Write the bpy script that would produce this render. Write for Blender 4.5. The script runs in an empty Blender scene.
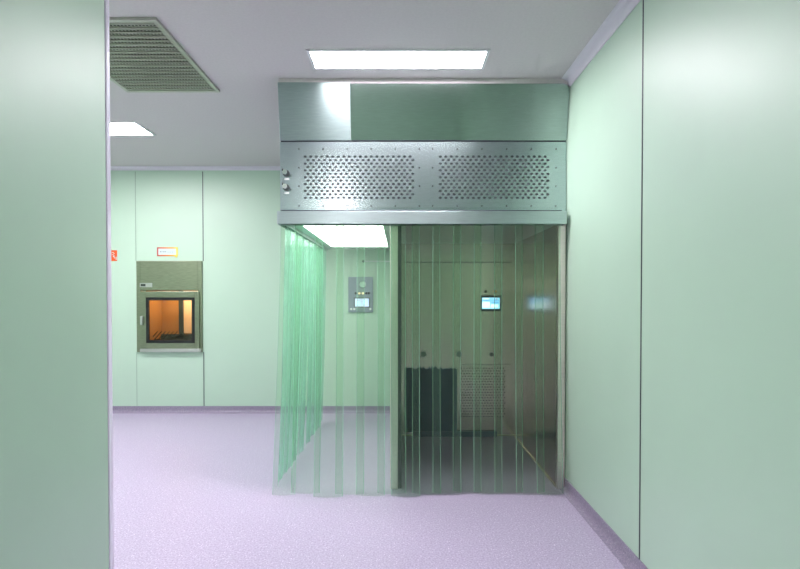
import bpy, math, random
random.seed(7)
PI = math.pi
scene = bpy.context.scene
col = scene.collection

# ------------------------------------------------------------------ camera numbers
F = 550.0            # focal length in pixels of an 800 px wide frame
HC = 1.43            # eye height
PITCH = 0.016        # the camera looks slightly down
VX, VY = 399.5, 296.0

def at(px, py, Y):
    """metric point on the vertical plane at depth Y seen at photo pixel (px, py)"""
    dy = VY - py
    h = dy * Y / (F + dy * PITCH)
    zp = Y - h * PITCH
    return ((px - VX) * zp / F, HC + h)

# ------------------------------------------------------------------ node helpers
def new_mat(name):
    m = bpy.data.materials.new(name)
    m.use_nodes = True
    return m, m.node_tree.nodes, m.node_tree.links, m.node_tree.nodes['Principled BSDF']

def pbr(name, rgb, rough=0.4, metal=0.0, spec=0.5, noise=0.0, nscale=40, emit=None, estr=0, coat=0, stretch=None):
    m, n, l, b = new_mat(name)
    b.inputs['Base Color'].default_value = (*rgb, 1)
    b.inputs['Roughness'].default_value = rough
    b.inputs['Metallic'].default_value = metal
    b.inputs['Specular IOR Level'].default_value = spec
    b.inputs['Coat Weight'].default_value = coat
    if emit:
        b.inputs['Emission Color'].default_value = (*emit, 1)
        b.inputs['Emission Strength'].default_value = estr
    if noise:
        tc = n.new('ShaderNodeTexCoord'); nz = n.new('ShaderNodeTexNoise')
        mp = n.new('ShaderNodeMapping')
        if stretch: mp.inputs['Scale'].default_value = stretch
        nz.inputs['Scale'].default_value = nscale; nz.inputs['Detail'].default_value = 3
        l.new(tc.outputs['Object'], mp.inputs[0]); l.new(mp.outputs[0], nz.inputs['Vector'])
        r = n.new('ShaderNodeValToRGB')
        r.color_ramp.elements[0].position = .3; r.color_ramp.elements[1].position = .7
        r.color_ramp.elements[0].color = (*[c * (1 - noise) for c in rgb], 1)
        r.color_ramp.elements[1].color = (*[min(1, c * (1 + noise)) for c in rgb], 1)
        l.new(nz.outputs['Fac'], r.inputs[0]); l.new(r.outputs[0], b.inputs['Base Color'])
    return m

def steel(name, rgb, rough, aniso, tangent, noise=.05):
    m = pbr(name, rgb, rough, 1.0, noise=noise, nscale=14, stretch=(1, 1, 12))
    n, l = m.node_tree.nodes, m.node_tree.links
    b = n['Principled BSDF']
    b.inputs['Anisotropic'].default_value = aniso
    if tangent:
        c = n.new('ShaderNodeCombineXYZ')
        for i in range(3): c.inputs[i].default_value = tangent[i]
        l.new(c.outputs[0], b.inputs['Tangent'])
    return m

WALL = pbr('green_wall_panel', (.46, .622, .492), .47, noise=.012, nscale=3, spec=.9, coat=.22)
WALL.node_tree.nodes['Principled BSDF'].inputs['Coat Roughness']  .default_value = .40
CEIL = pbr('ceiling_paint', (.64, .59, .60), .6, noise=.03, nscale=60)
LILAC = pbr('lilac_aluminium_trim', (.76, .71, .79), .35, spec=.5)
CORNER = pbr('pale_lilac_corner_profile', (.90, .80, .97), .3, coat=.3)
SEAM = pbr('dark_seam', (.03, .035, .05), .5)
SEAMF = pbr('pale_seam', (.25, .36, .28), .5)
STEEL = steel('brushed_steel', (.49, .56, .575), .36, .7, (0, 0, 1))
STEELLOW = steel('brushed_steel_lower', (.44, .515, .53), .25, .55, (0, 0, 1))
STEELUL = steel('brushed_steel_narrow_sheet', (.32, .385, .39), .36, .6, (0, 0, 1))
STEELP = steel('brushed_steel_plain', (.52, .57, .575), .30, .3, None)
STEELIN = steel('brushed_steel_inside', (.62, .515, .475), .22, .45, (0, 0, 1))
STEELUP = steel('satin_steel_sheet', (.37, .425, .43), .13, 0, None)
POST = steel('polished_post', (.90, .78, .77), .42, 0, None)
DARKGAP = pbr('dark_void', (.012, .014, .016), .7)
FILTERB = pbr('grey_filter_backing', (.20, .215, .24), .6)
SCREW = pbr('screw_metal', (.16, .17, .18), .35, 1)
CHROME = pbr('chrome', (.7, .7, .72), .12, 1)
WHITE = pbr('white_plastic', (.82, .82, .84), .35)
BLACK = pbr('black_plastic', (.012, .012, .013), .3)
CAPM = pbr('grey_cap', (.34, .38, .38), .35)
PLATE = pbr('grey_enamel_plate', (.27, .31, .36), .4)
NAVY = pbr('navy_fabric', (.045, .08, .13), .85, noise=.35, nscale=120)
NAVYB = pbr('navy_sill', (.05, .075, .13), .45)
BRASS = pbr('brass_edge', (.55, .48, .38), .3, 1)
RED = pbr('red_sign', (.72, .085, .01), .4)
ORANGE = pbr('orange_plastic', (.85, .33, .04), .35)
GREYINK = pbr('grey_ink', (.26, .30, .34), .6)
PALEPAPER = pbr('sign_paper', (.56, .65, .64), .5)
PASSSTEEL = steel('pass_box_steel', (.30, .325, .235), .38, .3, None, noise=.12)
PASSLIGHT = steel('pass_box_sill_steel', (.62, .62, .6), .35, 0, None)
AMBER = pbr('amber_panel', (.50, .235, .06), .3)
PEACH = pbr('peach_panel', (1.0, .70, .42), .5)
DKFRAME = pbr('dark_green_frame', (.025, .035, .03), .4)
VENTB = steel('vent_bar_steel', (.36, .36, .31), .42, 0, None)
VENTM = steel('vent_frame_steel', (.52, .53, .47), .38, 0, None)

def emis(name, rgb, s):
    m, n, l, b = new_mat(name)
    b.inputs['Base Color'].default_value = (.8, .8, .8, 1)
    b.inputs['Emission Color'].default_value = (*rgb, 1)
    b.inputs['Emission Strength'].default_value = s
    return m
LAMP = emis('lit_diffuser', (1.0, .955, 1.0), 52.0)
BOOTHLAMP = emis('booth_diffuser', (1.0, .98, 1.0), 6.0)
SCR_W = emis('screen_white', (.80, .92, 1.0), 1.5)
SCR_B = emis('screen_blue', (.05, .32, .85), 1.3)
SCR_L = emis('screen_pale_blue', (.25, .62, 1.0), 1.4)
SCR_R = emis('screen_red', (.9, .1, .12), 1.0)
SCR_V = emis('screen_lavender', (.36, .40, 1.0), .75)
LED_O = emis('amber_indicator', (1.0, .42, .05), .9)

def floor_material(name, k):
    m, n, l, b = new_mat(name)
    tc = n.new('ShaderNodeTexCoord')
    nz = n.new('ShaderNodeTexNoise'); nz.inputs['Scale'].default_value = 95; nz.inputs['Detail'].default_value = 4
    l.new(tc.outputs['Object'], nz.inputs['Vector'])
    r = n.new('ShaderNodeValToRGB')
    r.color_ramp.elements[0].position = .32; r.color_ramp.elements[0].color = (.355*k, .285*k, .425*k, 1)
    r.color_ramp.elements[1].position = .68; r.color_ramp.elements[1].color = (.56*k, .48*k, .64*k, 1)
    l.new(nz.outputs['Fac'], r.inputs[0])
    vo = n.new('ShaderNodeTexVoronoi'); vo.inputs['Scale'].default_value = 75
    l.new(tc.outputs['Object'], vo.inputs['Vector'])
    sr = n.new('ShaderNodeValToRGB')
    sr.color_ramp.elements[0].position = .10; sr.color_ramp.elements[0].color = (1, 1, 1, 1)
    sr.color_ramp.elements[1].position = .26; sr.color_ramp.elements[1].color = (0, 0, 0, 1)
    l.new(vo.outputs['Distance'], sr.inputs[0])
    wn = n.new('ShaderNodeSeparateColor'); l.new(vo.outputs['Color'], wn.inputs[0])
    gt = n.new('ShaderNodeMath'); gt.operation = 'GREATER_THAN'; gt.inputs[1].default_value = .62
    l.new(wn.outputs[0], gt.inputs[0])
    mu = n.new('ShaderNodeMath'); mu.operation = 'MULTIPLY'
    l.new(sr.outputs[0], mu.inputs[0]); l.new(gt.outputs[0], mu.inputs[1])
    mx = n.new('ShaderNodeMixRGB'); mx.inputs['Color2'].default_value = (.93*k, .84*k, .95*k, 1)
    l.new(mu.outputs[0], mx.inputs['Fac']); l.new(r.outputs[0], mx.inputs['Color1'])
    l.new(mx.outputs[0], b.inputs['Base Color'])
    b.inputs['Roughness'].default_value = .42
    b.inputs['Specular IOR Level'].default_value = .4
    return m
FLOOR = floor_material('speckled_lilac_vinyl', 1.0)
SKIRT = floor_material('speckled_lilac_shaded_skirting', .62)  # floor vinyl darkened to paint in the shade on the upright face

def pvc(name, tint, haze, hazecol, gloss=.9):
    """clear plastic sheet: coloured transmission, a mirror-like Fresnel sheen and a little milky scatter"""
    m, n, l, b = new_mat(name)
    n.remove(b)
    out = n['Material Output']
    tr = n.new('ShaderNodeBsdfTransparent'); tr.inputs[0].default_value = (*tint, 1)
    di = n.new('ShaderNodeBsdfDiffuse'); di.inputs[0].default_value = (*hazecol, 1)
    tl = n.new('ShaderNodeBsdfTranslucent'); tl.inputs[0].default_value = (*hazecol, 1)
    md = n.new('ShaderNodeMixShader'); md.inputs[0].default_value = .5
    l.new(di.outputs[0], md.inputs[1]); l.new(tl.outputs[0], md.inputs[2])
    m1 = n.new('ShaderNodeMixShader'); m1.inputs[0].default_value = haze
    l.new(tr.outputs[0], m1.inputs[1]); l.new(md.outputs[0], m1.inputs[2])
    gl = n.new('ShaderNodeBsdfGlossy'); gl.inputs['Roughness'].default_value = .08
    fr = n.new('ShaderNodeFresnel'); fr.inputs['IOR'].default_value = 1.45
    mf = n.new('ShaderNodeMath'); mf.operation = 'MULTIPLY'; mf.inputs[1].default_value = gloss
    l.new(fr.outputs[0], mf.inputs[0])
    m2 = n.new('ShaderNodeMixShader')
    l.new(mf.outputs[0], m2.inputs[0]); l.new(m1.outputs[0], m2.inputs[1]); l.new(gl.outputs[0], m2.inputs[2])
    l.new(m2.outputs[0], out.inputs['Surface'])
    return m
PVC = pvc('clear_green_pvc', (.912, .968, .915), .026, (.70, .90, .80), .42)
PVCS = pvc('clear_green_pvc_side', (.905, .978, .945), .25, (.55, .95, .79), .3)
PVCE = pvc('pvc_cut_edge', (.72, .92, .80), .45, (.66, .98, .80), .6)
GLASS = pvc('hatch_glass', (.93, .9, .84), 0.0, (1, 1, 1), .8)

# ------------------------------------------------------------------ mesh builder
WLOC = {}
class MB:
    def __init__(s): s.v, s.f, s.mi = [], [], []
    def face(s, idx, mi=0): s.f.append(tuple(idx)); s.mi.append(mi)
    def box(s, x0, x1, y0, y1, z0, z1, mi=0):
        b = len(s.v)
        s.v += [(x0,y0,z0),(x1,y0,z0),(x1,y1,z0),(x0,y1,z0),(x0,y0,z1),(x1,y0,z1),(x1,y1,z1),(x0,y1,z1)]
        for q in ((0,3,2,1),(4,5,6,7),(0,1,5,4),(1,2,6,5),(2,3,7,6),(3,0,4,7)): s.face([b+i for i in q], mi)
        return s
    def cyl(s, p0, p1, r0, r1=None, n=16, mi=0):
        from mathutils import Vector
        r1 = r0 if r1 is None else r1
        a, c = Vector(p0), Vector(p1); d = (c - a).normalized()
        u = d.orthogonal().normalized(); w = d.cross(u)
        b = len(s.v)
        for (p, r) in ((a, r0), (c, r1)):
            for k in range(n):
                t = 2*PI*k/n
                s.v.append(tuple(p + u*(r*math.cos(t)) + w*(r*math.sin(t))))
        for k in range(n):
            k2 = (k+1) % n
            s.face([b+k, b+k2, b+n+k2, b+n+k], mi)
        s.face([b+k for k in reversed(range(n))], mi); s.face([b+n+k for k in range(n)], mi)
        return s
    def tube(s, pts, r, n=10, mi=0):
        for a, c in zip(pts, pts[1:]): s.cyl(a, c, r, n=n, mi=mi)
        return s
    def prism_y(s, poly, y0, y1, mi=0):
        """(x, z) outline extruded along depth"""
        b = len(s.v); n = len(poly)
        for y in (y0, y1): s.v += [(x, y, z) for x, z in poly]
        for k in range(n):
            k2 = (k+1) % n
            s.face([b+k, b+k2, b+n+k2, b+n+k], mi)
        s.face([b+k for k in range(n)][::-1], mi); s.face([b+n+k for k in range(n)], mi)
        return s
    def sweep(s, poly, a, c, inward, mi=0):
        """profile (distance from wall, height) along a straight floor line a -> c; inward = unit normal into the room"""
        b = len(s.v); n = len(poly)
        for p in (a, c):
            s.v += [(p[0]+inward[0]*d, p[1]+inward[1]*d, z) for d, z in poly]
        for k in range(n):
            k2 = (k+1) % n
            s.face([b+k, b+k2, b+n+k2, b+n+k], mi)
        s.face([b+k for k in range(n)], mi); s.face([b+n+k for k in range(n)][::-1], mi)
        return s
    def perforated(s, x0, x1, z0, z1, y, cols, rows, rx, rz, depth):
        """sheet facing -Y with staggered rows of oval holes"""
        pw, ph = (x1-x0)/(cols+.5), (z1-z0)/rows
        sq = []
        for k in range(16):
            side, t = divmod(k, 4); t = t/4*2-1
            sq.append([(1,t),(-t,1),(-1,-t),(t,-1)][side])
        for r in range(rows):
            cz = z1-(r+.5)*ph
            off = 0 if r % 2 == 0 else pw/2
            xe = (x1-pw/2, x1) if r % 2 == 0 else (x0, x0+pw/2)
            b = len(s.v)
            s.v += [(xe[0],y,cz-ph/2),(xe[1],y,cz-ph/2),(xe[1],y,cz+ph/2),(xe[0],y,cz+ph/2)]
            s.face([b,b+1,b+2,b+3])
            for c in range(cols):
                cx = x0+off+(c+.5)*pw
                b = len(s.v)
                for (qx, qz) in sq: s.v.append((cx+qx*pw/2, y, cz+qz*ph/2))
                for (qx, qz) in sq:
                    t = math.atan2(qz, qx); s.v.append((cx+rx*math.cos(t), y, cz+rz*math.sin(t)))
                for (qx, qz) in sq:
                    t = math.atan2(qz, qx); s.v.append((cx+rx*math.cos(t), y+depth, cz+rz*math.sin(t)))
                for k in range(16):
                    k2 = (k+1) % 16
                    s.face([b+k, b+k2, b+16+k2, b+16+k])
                    s.face([b+16+k, b+16+k2, b+32+k2, b+32+k])
        return s
    def build(s, name, mats, parent=None, origin=None, smooth=False, bevel=0):
        xs, ys, zs = zip(*s.v)
        o3 = origin or ((min(xs)+max(xs))/2, (min(ys)+max(ys))/2, min(zs))
        me = bpy.data.meshes.new(name)
        me.from_pydata([(x-o3[0], y-o3[1], z-o3[2]) for x, y, z in s.v], [], s.f)
        for m in (mats if isinstance(mats, (list, tuple)) else [mats]): me.materials.append(m)
        me.polygons.foreach_set('material_index', s.mi)
        if smooth: me.polygons.foreach_set('use_smooth', [True]*len(s.f))
        me.update()
        o = bpy.data.objects.new(name, me); col.objects.link(o)
        p = (0, 0, 0)
        if parent is not None:
            o.parent = parent; p = WLOC[parent.name]
        o.location = (o3[0]-p[0], o3[1]-p[1], o3[2]-p[2])
        WLOC[o.name] = o3
        if bevel:
            bv = o.modifiers.new('bevel', 'BEVEL'); bv.width = bevel; bv.segments = 2; bv.limit_method = 'ANGLE'
        return o

def B(*a): return MB().box(*a)
def empty(name, loc, label, cat, group=None):
    o = bpy.data.objects.new(name, None); col.objects.link(o)
    o.location = loc; o.empty_display_size = .1; WLOC[o.name] = tuple(loc)
    return tag(o, label, cat, group)
def tag(o, label, cat, group=None):
    o['label'] = label; o['category'] = cat
    if group: o['group'] = group
    return o
def struct(o, label=None, cat=None):
    o['kind'] = 'structure'
    if label: o['label'] = label
    if cat: o['category'] = cat
    return o

# ------------------------------------------------------------------ room shell
XR, XL, XFAR = 1.23, -1.30, -5.2
YB, YN, YP = 6.72, -3.0, 2.480       # back wall, wall behind the viewer, end of the partition
H = 3.0
T = .12
struct(B(XFAR-T, XR+T, YN-T, YB+2.0, -.1, 0).build('floor', FLOOR, origin=(0, 0, 0)), 'speckled lilac vinyl floor', 'floor')
struct(B(XFAR-T, XR+T, YN-T, YB+2.0, H, H+.1).build('ceiling', CEIL, origin=(0, 0, H)), 'pale grey flat ceiling', 'ceiling')

# hatch opening in the back wall
hx0, hz1 = at(137, 261, YB); hx1, hz0 = at(203, 352, YB)
wx0, wx1, wz0, wz1 = hx0+.05, hx1-.05, hz0+.06, hz1-.36
bw = MB()
bw.box(XFAR-T, wx0, YB, YB+T, 0, H); bw.box(wx1, XR+T, YB, YB+T, 0, H)
bw.box(wx0, wx1, YB, YB+T, 0, wz0); bw.box(wx0, wx1, YB, YB+T, wz1, H)
struct(bw.build('wall_back', WALL), 'green panelled wall at the back of the room', 'wall')
struct(B(XR, XR+T, YN-T, YB, 0, H).build('wall_right', WALL), 'glossy green panel wall beside the booth', 'wall')
pt = MB(); pt.box(XL-T, XL, YN, YP-.038, 0, H)
struct(pt.build('wall_left', WALL), 'green partition wall end nearest the viewer', 'wall')
struct(B(XFAR, XL-T, YP-.18, YP-.06, 0, H).build('wall_partition_return', WALL))
struct(B(XFAR-T, XFAR, YP-.18, YB, 0, H).build('wall_far_left', WALL))
struct(B(XL-T, XR, YN-T, YN, 0, H).build('wall_front', WALL))
# partition corner: dark joint and lilac metal profile
struct(B(XL-T+.004, XL-.006, YP-.038, YP-.031, 0, H).build('trim_1', SEAM))
tc_ = MB(); tc_.box(XL-T-.004, XL+.004, YP-.031, YP, 0, H)
struct(tc_.build('trim_2', CORNER, bevel=.004), 'lilac metal corner profile on the partition edge', 'trim')

def cove(d0, h, r=.045):
    """skirting that sweeps up from the floor"""
    p = [(0, 0), (r, 0), (r, .003)]
    for k in range(1, 7):
        t = k/6*PI/2
        p.append((r - (r-.006)*math.sin(t), .003 + (.034)*(1-math.cos(t))))
    return p + [(.006, h), (0, h)]
def crown(r=.055):
    p = [(0, H), (0, H-r)]
    for k in range(0, 6):
        t = k/5*PI/2
        p.append((.006 + (r-.006)*(1-math.cos(t))*1.0, H-r + (r-.004)*math.sin(t)))
    return p + [(r, H)]
BH = .082
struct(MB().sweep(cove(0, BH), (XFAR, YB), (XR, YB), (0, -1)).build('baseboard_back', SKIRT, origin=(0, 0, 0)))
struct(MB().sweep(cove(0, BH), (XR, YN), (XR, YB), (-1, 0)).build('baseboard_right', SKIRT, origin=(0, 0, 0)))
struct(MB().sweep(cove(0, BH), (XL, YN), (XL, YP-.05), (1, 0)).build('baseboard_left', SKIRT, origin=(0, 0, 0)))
struct(MB().sweep(crown(.042), (XFAR, YB), (XR, YB), (0, -1)).build('trim_3', LILAC), 'lilac cove where the back wall meets the ceiling', 'trim')
struct(MB().sweep(crown(.062), (XR, YN), (XR, YB), (-1, 0)).build('trim_4', LILAC), 'lilac cove where the wall beside the booth meets the ceiling', 'trim')
struct(MB().sweep(crown(), (XL, YN), (XL, YP-.05), (1, 0)).build('trim_5', LILAC))
# panel joints
sx = at(203.5, 300, YB)[0]
struct(MB().box(sx-.0045, sx+.0045, YB-.0025, YB+.001, BH, hz0).box(sx-.0045, sx+.0045, YB-.0025, YB+.001, hz1, H-.055).build('trim_6', SEAM))
sx = at(136.3, 300, YB)[0]
struct(MB().box(sx-.003, sx+.003, YB-.002, YB+.001, BH, hz0).box(sx-.003, sx+.003, YB-.002, YB+.001, hz1, H-.055).build('trim_7', SEAMF))
struct(B(XR-.0025, XR+.001, 2.792, 2.801, BH, H-.06).build('trim_8', SEAM))

# ------------------------------------------------------------------ ceiling lamps
def lamp(x0, x1, y0, y1, label, fr=.02):
    e = empty('ceiling_light', ((x0+x1)/2, (y0+y1)/2, H-.012), label, 'ceiling light', 'recessed rectangular ceiling lights')
    f = MB()
    f.box(x0-fr, x1+fr, y0-fr, y0, H-.012, H-.0005); f.box(x0-fr, x1+fr, y1, y1+fr, H-.012, H-.0005)
    f.box(x0-fr, x0, y0, y1, H-.012, H-.0005); f.box(x1, x1+fr, y0, y1, H-.012, H-.0005)
    f.build('frame', WHITE, e)
    B(x0, x1, y0, y1, H-.008, H-.002).build('diffuser', LAMP, e)
    return e
lamp(-.572, .557, 3.535, 3.79, 'bright white rectangular ceiling light just before the booth hood')
lamp(-3.60, -2.39, 4.99, 5.355, 'white ceiling light by the back wall, partly behind the partition edge')
lamp(-1.13, -.83, -1.4, -.2, 'ceiling light over the corridor behind the viewer')
lamp(-3.62, -2.42, 2.95, 3.24, 'unseen ceiling light added behind the partition to brighten the room')  # out of view, added to light the left part of the room

# ------------------------------------------------------------------ perforated air outlet on the ceiling
vx0, vx1, vy0, vy1 = -2.077, -1.368, 3.12, 4.22
vent = empty('air_vent', ((vx0+vx1)/2, (vy0+vy1)/2, H-.02), 'rectangular perforated steel air outlet on the ceiling beside the partition', 'air vent')
f = MB(); w = .028
f.box(vx0, vx1, vy0, vy0+w, H-.02, H-.0005); f.box(vx0, vx1, vy1-w, vy1, H-.02, H-.0005)
f.box(vx0, vx0+w, vy0+w, vy1-w, H-.02, H-.0005); f.box(vx1-w, vx1, vy0+w, vy1-w, H-.02, H-.0005)
f.build('frame', VENTM, vent, bevel=.003)
def vent_sheet():
    m, n, l, b = new_mat('perforated_vent_sheet')
    tc = n.new('ShaderNodeTexCoord'); mp = n.new('ShaderNodeMapping'); mp.inputs['Scale'].default_value = (1, 1, 0)
    l.new(tc.outputs['Object'], mp.inputs[0])
    vo = n.new('ShaderNodeTexVoronoi'); vo.inputs['Scale'].default_value = 48; vo.inputs['Randomness'].default_value = 0
    l.new(mp.outputs[0], vo.inputs['Vector'])
    lt = n.new('ShaderNodeMath'); lt.operation = 'LESS_THAN'; lt.inputs[1].default_value = .37
    l.new(vo.outputs['Distance'], lt.inputs[0])
    tr = n.new('ShaderNodeBsdfTransparent'); mx = n.new('ShaderNodeMixShader')
    b.inputs['Base Color'].default_value = (.48, .49, .43, 1); b.inputs['Metallic'].default_value = .9; b.inputs['Roughness'].default_value = .42
    l.new(lt.outputs[0], mx.inputs[0]); l.new(b.outputs[0], mx.inputs[1]); l.new(tr.outputs[0], mx.inputs[2])
    l.new(mx.outputs[0], n['Material Output'].inputs['Surface'])
    return m
VENTS = vent_sheet()
B(vx0+w, vx1-w, vy0+w, vy1-w, H-.014, H-.0125).build('perforated_sheet', VENTS, vent)
pl = MB(); np_ = 20
for k in range(np_):
    c = (vy1-vy0-2*w)/np_; a = vy0+w+c*k
    pl.box(vx0+w, vx1-w, a+c*.1, a+c*.5, H-.019, H-.0145, 0)
MB().box(vx0+w, vx1-w, vy0+w, vy1-w, H-.003, H-.001).build('filter_backing', DARKGAP, vent)
pl.build('moire_bars', VENTB, vent)  # bars added to imitate the moire bands of the perforated sheet

# ------------------------------------------------------------------ the booth
YF = 4.05                                   # front of the hood
BX0, BX1 = at(280, 180, YF)[0], XR-.004
HT = 2.985; HS = at(400, 141, YF)[1]; HB = 1.962
YE = 6.30                                   # rear of the hood
booth = empty('dispensing_booth', (.2, 5.0, 0), 'large stainless steel clean air booth with a perforated hood, standing against the green wall', 'clean air booth')
# upper panel: two sheets, the wider one leaning out a little, with a rounded outer corner
rr = .05
sxm = at(351, 110, YF)[0]
HT = 2.969
ul = MB().box(BX0, sxm, YF, YE, HS+.003, HT)
ul.v = [(x, y-.17*(z-HS) if y < YF+.01 else y, z) for x, y, z in ul.v]
HT = 2.955
ul.build('upper_panel', STEELUL, booth, bevel=.003)
pts = [(sxm+.001, HS+.003), (BX1, HS+.003)]
for k in range(7):
    t = k/6*PI/2
    pts.append((BX1-rr+rr*math.cos(t), HT-rr+rr*math.sin(t)))
pts.append((sxm+.001, HT))
up = MB().prism_y(pts, YF, YE)
up.v = [(x, y-.21*(z-HS) if y < YF+.01 else y, z) for x, y, z in up.v]
up.build('upper_panel', STEELUP, booth, bevel=.003)
MB().box(BX0+.004, sxm, 3.992, 4.2, 2.970, H-.001).box(sxm, BX1-.004, 3.992, 4.2, 2.956, H-.001).build('gap_filler', CEIL, booth)  # filler in ceiling colour, added to cover the dark gap above the hood
MB().box(BX0+.004, BX1-.002, YF+.008, YE-.01, HS-.006, HS+.003).build('panel_joint', SEAM, booth)
g = MB()
# front panel sheet with two openings for the grilles
gz1, gz0 = at(400, 155, YF)[1], at(400, 199.5, YF)[1]
ga0, ga1 = at(302.5, 180, YF)[0], at(415.5, 180, YF)[0]
gb0, gb1 = at(437.5, 180, YF)[0], at(550.5, 180, YF)[0]
YS = YF+.004
mz0 = at(400, 211.5, YF)[1]
for (a, c) in ((BX0, ga0), (ga1, gb0), (gb1, BX1)): g.box(a, c, YS, YS+.03, mz0, HS-.006)
for (a, c) in ((ga0, ga1), (gb0, gb1)):
    g.box(a, c, YS, YS+.03, mz0, gz0); g.box(a, c, YS, YS+.03, gz1, HS-.006)
g.build('lower_panel', STEELLOW, booth)
# carcass behind the sheet
g = MB()
g.box(BX0, BX0+.02, YS+.03, YE, HB, HS-.006); g.box(BX1-.02, BX1, YS+.03, YE, HB, HS-.006)
g.box(BX0, BX1, YE-.02, YE, HB, HS-.006)
g.box(BX0, BX1, YS+.20, YS+.22, HB+.02, HS-.006)
g.build('hood_casing', STEELP, booth)
screw0 = None
for (a, c, fa, fc) in ((ga0, ga1, 297, 421.5), (gb0, gb1, 430.5, 558)):
    fx0, fx1 = at(fa, 180, YF)[0], at(fc, 180, YF)[0]
    fz1, fz0 = at(400, 147, YF)[1], at(400, 208, YF)[1]
    yp = YS-.003
    gr = MB()
    gr.perforated(a, c, gz0, gz1, yp, 20, 13, .0115, .0082, .004)
    for q in ((fx0, a, fz0, fz1), (c, fx1, fz0, fz1), (a, c, fz0, gz0), (a, c, gz1, fz1)):
        gr.box(q[0], q[1], yp, YS-.0002, q[2], q[3])
    go = gr.build('grille', STEELLOW, booth)
    MB().box(a-.002, c+.002, YS+.010, YS+.014, gz0-.002, gz1+.002).build('filter_backing', FILTERB, go)
    dx = (fx1-fx0-.03)/5
    spots = [(fx0+.015+dx*k, z) for k in range(6) for z in (fz0+.015, fz1-.015)]
    spots += [(x, fz0+(fz1-fz0)*q) for x in (fx0+.015, fx1-.015) for q in (.36, .66)]
    for (x, z) in spots:
        if screw0 is None:
            screw0 = MB().cyl((x, yp+.001, z), (x, yp-.004, z), .0062, .005, n=10).build('screw', SCREW, go, origin=(x, yp, z))
        else:
            s = screw0.copy(); col.objects.link(s); s.parent = go
            p = WLOC[go.name]; s.location = (x-p[0], yp-p[1], z-p[2])
# lower lip of the hood
YL = 3.955
lz1, lz0 = at(400, 211, YL)[1], at(400, 224, YL)[1]
lx0, lx1 = at(277, 215, YL)[0], at(567, 215, YL)[0]
lp = MB()
lp.box(lx0, lx1, YL, YL+.012, lz0, lz1); lp.box(lx0, lx1, YL+.012, YS+.03, lz1-.012, lz1)
lp.box(lx0, lx0+.012, YL+.012, YE, lz0, lz1-.012); lp.box(lx1-.012, lx1, YL+.012, YE, lz0, lz1-.012)
lp.build('hood_lip', STEEL, booth, bevel=.002)
MB().box(lx0+.01, lx1-.01, YS-.006, YS-.0002, lz1, lz1+.021).build('gasket_or_shadow_line', SEAM, booth)  # dark strip painting the contact shadow above the lip
# underside of the hood
ux0, ux1 = -.735, -.125
un = MB()
yl0, yl1 = 4.14, 5.98
un.box(lx0+.012, ux0, YL+.03, YE-.02, HB, HB+.02); un.box(ux1, lx1-.012, YL+.03, YE-.02, HB, HB+.02)
un.box(ux0, ux1, YL+.03, yl0, HB, HB+.02); un.box(ux0, ux1, yl1, YE-.02, HB, HB+.02)
un.build('hood_underside', STEELP, booth)
MB().box(ux0, ux1, yl0, yl1, HB+.004, HB+.012).build('light_panel', BOOTHLAMP, booth)['label'] = 'glowing white diffuser under the hood'
# sample ports at the hood's outer end
for (px, py) in ((286.5, 173.5), (286.5, 187.5)):
    x, z = at(px, py, YF)
    po = MB().cyl((x-.002, YS, z), (x-.002, YS-.016, z), .026, .023, n=18).build('sample_port', SCREW, booth, smooth=False)
    MB().cyl((x-.002, YS-.016, z), (x-.002, YS-.05, z), .014, n=14).cyl((x-.002, YS-.05, z), (x-.002, YS-.058, z), .018, n=14).build('port_cap', CHROME, po)
    MB().tube([(x-.026, YS-.008, z+.032), (x-.022, YS-.034, z+.018), (x-.002, YS-.04, z-.012), (x+.028, YS-.034, z-.008)], .006).build('lever', SCREW, po)
    MB().box(x-.016, x+.018, YS-.002, YS-.0003, z-.046, z-.032).build('label_plate', WHITE, po)

# steel alcove under the right half
AX0, AX1 = -.068, .014      # its free-standing side wall
RX0, RX1 = 1.172, 1.222
YW = 5.58
MB().box(AX0+.004, AX1, YF+.045, YW+.05, .004, HB).build('side_wall', STEELIN, booth)
MB().box(RX0, RX1, YF+.045, YW+.05, .004, HB).build('side_wall', STEELIN, booth)
bk = MB()
bx0, bx1 = AX1, RX0
ggx0, ggz1 = at(460, 367, YW-.01); ggx1, ggz0 = at(506, 418, YW-.01)
bk.box(bx0, ggx0, YW, YW+.05, .004, HB); bk.box(ggx1, bx1, YW, YW+.05, .004, HB)
bk.box(ggx0, ggx1, YW, YW+.05, .004, ggz0); bk.box(ggx0, ggx1, YW, YW+.05, ggz1, HB)
bk.build('rear_wall', STEELIN, booth)
MB().box(at(404, 0, YW)[0], at(512, 0, YW)[0], YW-.0015, YW+.001, at(0, 262.5, YW)[1], at(0, 262.5, YW)[1]+.006).build('panel_joint', SEAM, booth)
MB().box(
    at(462, 0, YW)[0], at(511, 0, YW)[0], YW-.0015, YW+.001, at(0, 364.5, YW)[1], at(0, 364.5, YW)[1]+.005).build('panel_joint', SEAM, booth)
rg = MB().perforated(ggx0, ggx1, ggz0, ggz1, YW-.002, 16, 19, .0085, .0062, .004).build('return_grille', STEELIN, booth)
MB().box(ggx0-.002, ggx1+.002, YW+.03, YW+.04, ggz0-.002, ggz1+.002).build('filter_backing', DARKGAP, rg)
# posts
def post(x0, x1):
    p = MB(); p.box(x0, x1, YF, YF+.045, 0, HB)
    return p.build('post', POST, booth, bevel=.004)
post(-.070, -.012); post(RX0-.004, RX1+.002)
MB().box(-.012, .014, YF+.015, YF+.045, 0, HB).build('post_channel', DARKGAP, booth)
# edge strips at the floor
MB().box(RX0-.008, RX0, YF+.05, YW, 0, .013).build('floor_edge', BRASS, booth)
MB().box(bx0, bx1, YW-.008, YW, .006, .02).build('floor_edge', BRASS, booth)
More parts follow.
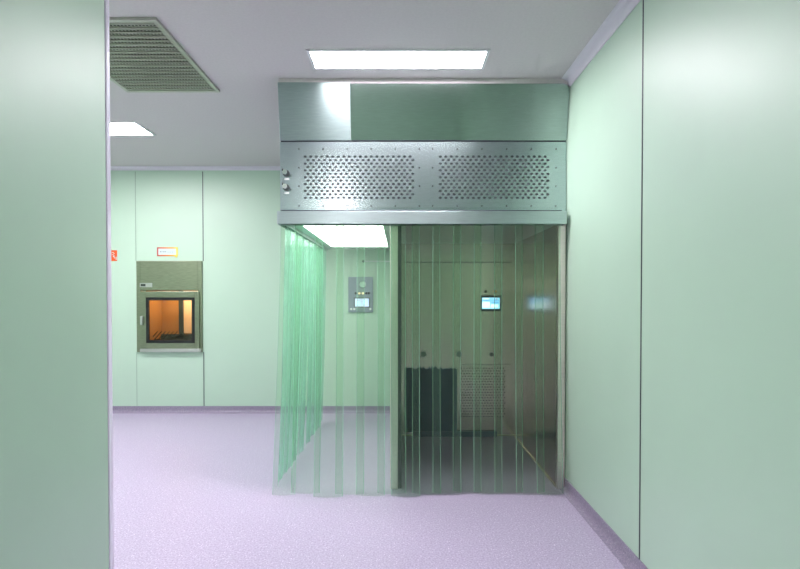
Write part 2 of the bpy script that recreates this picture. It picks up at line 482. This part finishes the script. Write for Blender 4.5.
# navy filter mat with a frayed upper edge, and the navy sill under it
nx0, nz1 = at(404.5, 369.5, YW-.02); nx1, nz0 = at(457, 432, YW-.02)
poly = [(nx0, nz0), (nx1, nz0)]
K = 44
for k in range(K+1):
    x = nx1+(nx0-nx1)*k/K
    poly.append((x, nz1 + (random.uniform(.0, .035) if k not in (0, K) else 0)))
mat = MB()
b0 = len(mat.v)
for y in (YW-.018, YW-.001): mat.v += [(x, y, z) for x, z in poly]
N = len(poly)
for k in range(N): mat.face([k, (k+1) % N, N+(k+1) % N, N+k])
for k in range(K):     # quads from lower edge to frayed edge
    pass
mat.face(list(range(N))[::-1]); mat.face([N+k for k in range(N)])
mat.build('filter_mat', NAVY, booth)['label'] = 'dark navy filter mat with a frayed upper edge'
sx0, sz1 = at(413, 431.5, YW-.03); sx1, _ = at(497, 437, YW-.03)
MB().box(sx0, sx1, YW-.03, YW-.009, .004, sz1).build('sill', NAVYB, booth)['label'] = 'navy strip along the floor'
# round gas sockets
for (px, py, kind) in ((423.5, 354, 0), (459, 354, 0), (490.5, 354, 1)):
    x, z = at(px, py, YW)
    so = MB().box(x-.034, x+.034, YW-.008, YW, z-.034, z+.034).build('socket', STEELIN, booth, bevel=.003)
    if kind == 0:
        MB().cyl((x, YW-.008, z), (x, YW-.022, z), .030, .026, n=24).build('cap', CAPM, so)
    else:
        MB().cyl((x+.008, YW-.008, z-.002), (x+.008, YW-.03, z-.002), .024, .02, n=24).build('knob', BLACK, so)

def screen(parent, x0, x1, z0, z1, y, mats, cells):
    """display area made of coloured fields; cells = (u0, u1, v0, v1, material index)"""
    d = MB()
    for (u0, u1, v0, v1, mi) in cells:
        lift = .001 if (u0, v0) == (0, 0) and (u1, v1) == (1, 1) else .0018
        d.box(x0+(x1-x0)*u0, x0+(x1-x0)*u1, y-lift, y, z0+(z1-z0)*v0, z0+(z1-z0)*v1, mi)
    return d.build('display', mats, parent)
x0, z1 = at(480.5, 295.5, YW); x1, z0 = at(500.5, 311.2, YW)
ts = MB().box(x0, x1, YW-.022, YW, z0, z1).build('touch_screen', BLACK, booth, bevel=.004)
screen(ts, x0+.012, x1-.012, z0+.024, z1-.022, YW-.022, [SCR_W, SCR_B, SCR_L, SCR_R],
       [(0, 1, 0, 1, 2), (.02, .44, .1, .62, 0), (.5, .92, .12, .4, 0), (.02, .98, .72, .82, 1), (.46, .49, .0, 1, 1), (.78, .86, .84, .94, 3), (.05, .4, .86, .97, 0), (.55, .95, .5, .64, 1)])
x, z = at(485.5, 291.5, YW); MB().cyl((x, YW, z), (x, YW-.018, z), .013, n=16).build('button', BLACK, booth)
x, z = at(495, 291.5, YW); MB().cyl((x, YW, z), (x, YW-.018, z), .015, n=16).build('button', ORANGE, booth)['label'] = 'orange push button'

# ------------------------------------------------------------------ strip curtains
def strip_mesh(xa, xb, z0, z1, bow, thick, tilt_bot=0.0, flare=0.0, mi_edge=1, wave=.0, phase=0.0, twist=0.0):
    """a clear strip hanging in the XZ plane (y = 0 at its edges), bowed across its width"""
    m = MB(); nv = 12
    us = [0, .02, .12, .2, .28, .36, .44, .52, .6, .68, .76, .84, .9, .98, 1]; nu = len(us)-1
    def P(i, v, side):
        u = us[i]
        rib = .0012*math.cos(i*PI) if 1 < i < nu-1 else 0
        x = xa+(xb-xa)*u + tilt_bot*(1-v)
        y = -bow*(1-(2*u-1)**2) + flare*(1-v)**2 + wave*math.sin(phase+v*3.1)*(1-v) + twist*(u-.5)*(1-v) + rib
        return (x, y + side*thick, z0+(z1-z0)*v)
    idx = {}
    for s_ in (0, 1):
        for j in range(nv+1):
            for i in range(nu+1):
                idx[s_, i, j] = len(m.v); m.v.append(P(i, j/nv, s_))
    for j in range(nv):
        for i in range(nu):
            e_ = mi_edge if i in (0, nu-1) else 0
            m.face([idx[0, i, j], idx[0, i+1, j], idx[0, i+1, j+1], idx[0, i, j+1]], e_)
            m.face([idx[1, i, j+1], idx[1, i+1, j+1], idx[1, i+1, j], idx[1, i, j]], e_)
    for j in range(nv):
        m.face([idx[0, 0, j+1], idx[1, 0, j+1], idx[1, 0, j], idx[0, 0, j]], mi_edge)
        m.face([idx[0, nu, j], idx[1, nu, j], idx[1, nu, j+1], idx[0, nu, j+1]], mi_edge)
    for i in range(nu):
        m.face([idx[0, i+1, 0], idx[0, i, 0], idx[1, i, 0], idx[1, i+1, 0]], mi_edge)
        m.face([idx[0, i, nv], idx[0, i+1, nv], idx[1, i+1, nv], idx[1, i, nv]], mi_edge)
    return m

YC = 4.0
CT = 1.955
fc = empty('strip_curtain', (.13, YC, 0), 'clear green plastic strip curtain hanging across the front of the booth', 'strip curtain', 'plastic strip curtains of the booth')
MB().box(lx0+.02, lx1-.02, YC+.02, YC+.032, CT-.012, CT+.005).build('hanging_rail', STEELP, fc)
starts = [-.905, -.76, -.61, -.46, -.31, -.16, -.06, .09, .24, .39, .54, .69, .84, .985]
for i, x in enumerate(starts):
    wdt = .185 if i == 13 else .205
    tilt = -.045 if i == 0 else -.02 if i == 1 else random.uniform(-.006, .006)
    xa = x + (.045 if i == 0 else 0)
    m = strip_mesh(xa, x+wdt, .010+random.uniform(0, .008), CT, random.uniform(.012, .02), .0025, tilt,
                   random.uniform(-.12, -.085) if i < 7 else random.uniform(-.085, -.04), 1, .010, random.uniform(0, 6), random.uniform(-.012, .012))
    off = YC + (.010 if i % 2 else -.004)
    m.v = [(a, b+off, c) for a, b, c in m.v]
    m.build('strip', [PVC, PVCE], fc, smooth=False)
sc_ = empty('strip_curtain', (BX0+.02, 5.15, 0), 'greener plastic strip curtain hanging along the open left side of the booth', 'strip curtain', 'plastic strip curtains of the booth')
MB().box(BX0+.052, BX0+.064, 4.06, YE-.03, CT-.012, CT+.005).build('hanging_rail', STEELP, sc_)
for i in range(14):
    ya = 4.07+.15*i
    m = strip_mesh(ya, ya+.205, .012+random.uniform(0, .008), CT, random.uniform(.012, .018), .0025, random.uniform(-.006, .006),
                   random.uniform(-.02, .0), 1, .008, random.uniform(0, 6), random.uniform(-.012, .012))
    off = BX0+.036 + (.009 if i % 2 else -.003)
    m.v = [(b+off-.055*(1-c/CT)*(1-i/20), a, c) for a, b, c in m.v]
    m.f = [tuple(reversed(q)) for q in m.f]
    m.build('strip', [PVCS, PVCE], sc_)

# ------------------------------------------------------------------ control panel on the back wall, inside the booth's open bay
YB0 = YB-.001
x0, z1 = at(348.5, 277, YB); x1, z0 = at(373, 312.3, YB)
cp = empty('control_panel', ((x0+x1)/2, YB, z0), 'grey steel control panel with a small lit screen on the green wall behind the curtain', 'control panel')
MB().box(x0, x1, YB-.03, YB0, z0, z1).build('plate', PLATE, cp, bevel=.004)
sx0, sz1 = at(355.2, 298.5, YB); sx1, sz0 = at(369, 306.5, YB)
bz = MB().box(sx0-.014, sx1+.014, YB-.036, YB-.03, sz0-.012, sz1+.012).build('bezel', SCREW, cp)
screen(bz, sx0, sx1, sz0, sz1, YB-.036, [SCR_V, SCR_L], [(0, 1, 0, 1, 0), (.05, .4, .15, .6, 1), (.6, .92, .3, .75, 1)])
for (px, m_) in ((356, BLACK), (359.5, LED_O), (363.2, LED_O), (366.5, BLACK), (369, BLACK)):
    x, z = at(px, 293.3, YB); MB().cyl((x, YB-.03, z), (x, YB-.042, z), .014, n=14).build('button', m_, cp)
x, z = at(363, 284.5, YB); MB().cyl((x, YB-.03, z), (x, YB-.044, z), .042, .036, n=24).build('gauge', STEELP, cp)
for px in (351.5, 354.5, 370.5):
    x, z = at(px, 309, YB); MB().cyl((x, YB-.03, z), (x, YB-.04, z), .013, n=12).build('socket', WHITE, cp)
# thin rail above it
ax, az = at(364, 261.5, YB); bx, bz_ = at(392, 260.5, YB)
rod = empty('wall_rod', ((ax+bx)/2, YB, az), 'thin white rod with a dark end fixed to the green wall above the control panel', 'rod')
MB().cyl((ax, YB-.02, az), (bx, YB-.02, az), .008, n=12).build('rod', WHITE, rod)
MB().cyl((ax-.004, YB0, az), (ax-.004, YB-.034, az), .016, n=14).build('fixing', BLACK, rod)

# ------------------------------------------------------------------ hatch (pass box) in the back wall
pb = empty('pass_box', ((hx0+hx1)/2, YB, hz0), 'stainless steel pass-through hatch with a glazed door set in the green wall', 'pass box')
YO = YB-.022
fr = MB()
fr.box(hx0, wx0, YO, YB-.0005, hz0, hz1); fr.box(wx1, hx1, YO, YB-.0005, hz0, hz1)
fr.box(wx0, wx1, YO, YB-.0005, hz0, wz0); fr.box(wx0, wx1, YO, YB-.0005, wz1, hz1)
fr.build('casing', PASSSTEEL, pb, bevel=.003)
dx0, dz1 = at(140.5, 291.5, YO); dx1, dz0 = at(200, 348, YO)
kx0, kz1 = at(146, 297.5, YO-.02); kx1, kz0 = at(194.8, 343, YO-.02)
YD = YO-.02
d = MB()
d.box(dx0, kx0, YD, YO, dz0, dz1); d.box(kx1, dx1, YD, YO, dz0, dz1)
d.box(kx0, kx1, YD, YO, dz0, kz0); d.box(kx0, kx1, YD, YO, kz1, dz1)
door = d.build('door', PASSSTEEL, pb, bevel=.003)
q = MB(); t = .035
q.box(kx0, kx0+t, YD-.004, YO, kz0, kz1); q.box(kx1-t, kx1, YD-.004, YO, kz0, kz1)
q.box(kx0+t, kx1-t, YD-.004, YO, kz0, kz0+t); q.box(kx0+t, kx1-t, YD-.004, YO, kz1-t, kz1)
q.build('gasket_or_shadow_line', BLACK, door)
MB().box(kx0+t, kx1-t, YD+.004, YD+.010, kz0+t, kz1-t).build('glass', GLASS, door)
x, z = at(142.3, 320.5, YD)
MB().box(x-.016, x+.016, YD-.03, YD, z-.055, z+.055).build('handle', PASSLIGHT, door, bevel=.005)
x0, z1 = at(140, 283, YO); x1, z0 = at(152.5, 287.2, YO)
dp = MB().box(x0, x1, YO-.006, YO, z0, z1).build('display_plate', PASSLIGHT, pb)
MB().box(x0+.012, x0+.07, YO-.0075, YO-.006, z0+.012, z1-.012).build('display', DKFRAME, dp)
x0, z1 = at(141, 348.6, YO); x1, z0 = at(201.5, 351.8, YO)
MB().box(x0, x1, YO-.03, YO, z0, z1).build('sill', PASSLIGHT, pb, bevel=.003)
# chamber
CB = YB+.58
c = MB()
c.box(wx0-.02, wx0, YB+T, CB, wz0-.02, wz1+.02); c.box(wx1, wx1+.02, YB+T, CB, wz0-.02, wz1+.02)
c.box(wx0, wx1, YB+T, CB, wz1, wz1+.02); 
c.box(wx0-.02, wx1+.02, CB, CB+.02, wz0-.02, wz1+.02)
c.build('chamber', AMBER, pb)
MB().box(wx0, wx1, YB-.01, CB, wz0-.02, wz0).build('chamber_floor', DKFRAME, pb)
mx0 = at(177, 0, CB-.03)[0]; mx1 = at(181.2, 0, CB-.03)[0]
MB().box(mx0, mx1, CB-.04, CB, wz0, wz1).box(wx0, wx1, CB-.04, CB, wz0, at(0, 334, CB)[1]).build('chamber_frame', DKFRAME, pb)
MB().box(mx1, wx1, CB-.012, CB-.001, at(0, 333, CB)[1], wz1).build('rear_panel', PEACH, pb)
rk = MB()
zz = at(0, 338, YB+.3)[1]
for k in range(7):
    xx = at(152+4.0*k, 0, YB+.3)[0]
    rk.cyl((xx-.05, YB+.30, zz-.02), (xx+.035, YB+.32, zz+.085), .006, n=8)
rk.cyl((wx0+.02, YB+.30, zz-.02), (at(182, 0, YB+.3)[0], YB+.30, zz-.02), .007, n=8)
rk.build('wire_rack', DKFRAME, pb)
la = bpy.data.lights.new('chamber_glow_light', 'AREA'); la.shape = 'RECTANGLE'; la.size = .4; la.size_y = .2
la.energy = 3.8; la.color = (1, .80, .55)  # unseen light added for the warm glow of the lit room beyond
lo = bpy.data.objects.new('chamber_glow_light', la); col.objects.link(lo)
lo.location = ((wx0+wx1)/2-.02, YB+.36, wz1-.012)

# ------------------------------------------------------------------ signs on the back wall
x0, z1 = at(157.2, 247.3, YB); x1, z0 = at(178, 256.2, YB)
sg = empty('wall_sign', ((x0+x1)/2, YB, z0), 'small white sign with a red and yellow border above the hatch', 'sign')
MB().box(x0, x1, YB-.004, YB0, z0, z1).build('sign_board', PALEPAPER, sg)
def grad():
    m, n, l, b = new_mat('red_to_yellow_border')
    tc = n.new('ShaderNodeTexCoord'); sp = n.new('ShaderNodeSeparateXYZ'); r = n.new('ShaderNodeValToRGB')
    l.new(tc.outputs['Generated'], sp.inputs[0]); l.new(sp.outputs[0], r.inputs[0]); l.new(r.outputs[0], b.inputs['Base Color'])
    e = r.color_ramp.elements
    e[0].color = (.52, .07, .08, 1); e[1].color = (.80, .66, .08, 1); e[1].position = .95
    k = e.new(.45); k.color = (.78, .24, .05, 1); k = e.new(.75); k.color = (.85, .42, .04, 1)
    b.inputs['Roughness'].default_value = .4
    return m
bd = MB(); t = .016
bd.box(x0, x1, YB-.006, YB-.004, z1-t, z1); bd.box(x0, x1, YB-.006, YB-.004, z0, z0+t)
bd.box(x0, x0+t, YB-.006, YB-.004, z0+t, z1-t); bd.box(x1-t*1.2, x1, YB-.006, YB-.004, z0+t, z1-t)
bd.prism_y([(x1-.04, z0), (x1-.012, z0-.022), (x1-.012, z0)], YB-.006, YB0)
bd.build('border', grad(), sg)
tx = MB(); zc = (z0+z1)/2
for k, wd in enumerate((.012, .009, .013, .01, .008, .012, .007, .011)):
    xx = x0+.035+k*.021
    hh = .016 if k < 4 else .007
    tx.box(xx, xx+wd, YB-.005, YB-.004, zc-.008, zc-.008+hh)
tx.build('lettering', GREYINK, sg)
x1, z1 = at(117.2, 250.3, YB); x0 = x1-.11; z0 = at(116, 261, YB)[1]
rs = empty('wall_sign', ((x0+x1)/2, YB, z0), 'small bright red notice by the partition edge on the back wall', 'sign')
MB().box(x0, x1, YB-.004, YB0, z0, z1).build('sign_board', RED, rs)
tx = MB()
for (u, v, a, b_) in ((.42, .76, .22, .07), (.45, .58, .16, .06), (.62, .64, .10, .10), (.55, .36, .18, .16), (.66, .25, .12, .08), (.86, .1, .08, .3)):
    tx.box(x0+(x1-x0)*u, x0+(x1-x0)*(u+a), YB-.0052, YB-.004, z0+(z1-z0)*v, z0+(z1-z0)*(v+b_))
tx.build('lettering', PALEPAPER, rs)

# ------------------------------------------------------------------ camera and output
cam = bpy.data.cameras.new('camera'); co = bpy.data.objects.new('camera', cam); col.objects.link(co)
cam.sensor_fit = 'HORIZONTAL'; cam.sensor_width = 36.0; cam.lens = F/800*36.0
co.location = (0, 0, HC); co.rotation_euler = (PI/2-PITCH, 0, 0)
cy = VY + F*math.tan(PITCH)                 # principal point
cam.shift_y = (cy-284.5)/800; cam.shift_x = -(VX-400)/800
cam.clip_start = .05; cam.clip_end = 60
scene.camera = co
w = bpy.data.worlds.new('world'); scene.world = w; w.use_nodes = True
w.node_tree.nodes['Background'].inputs[0].default_value = (.6, .6, .65, 1)
w.node_tree.nodes['Background'].inputs[1].default_value = .05
scene.view_settings.view_transform = 'Standard'; scene.view_settings.look = 'None'
scene.view_settings.gamma = 1; scene.view_settings.use_curve_mapping = False
scene.view_settings.exposure = 0.09
scene.cycles.transparent_max_bounces = 48
scene.cycles.max_bounces = 14; scene.cycles.diffuse_bounces = 8; scene.cycles.glossy_bounces = 6
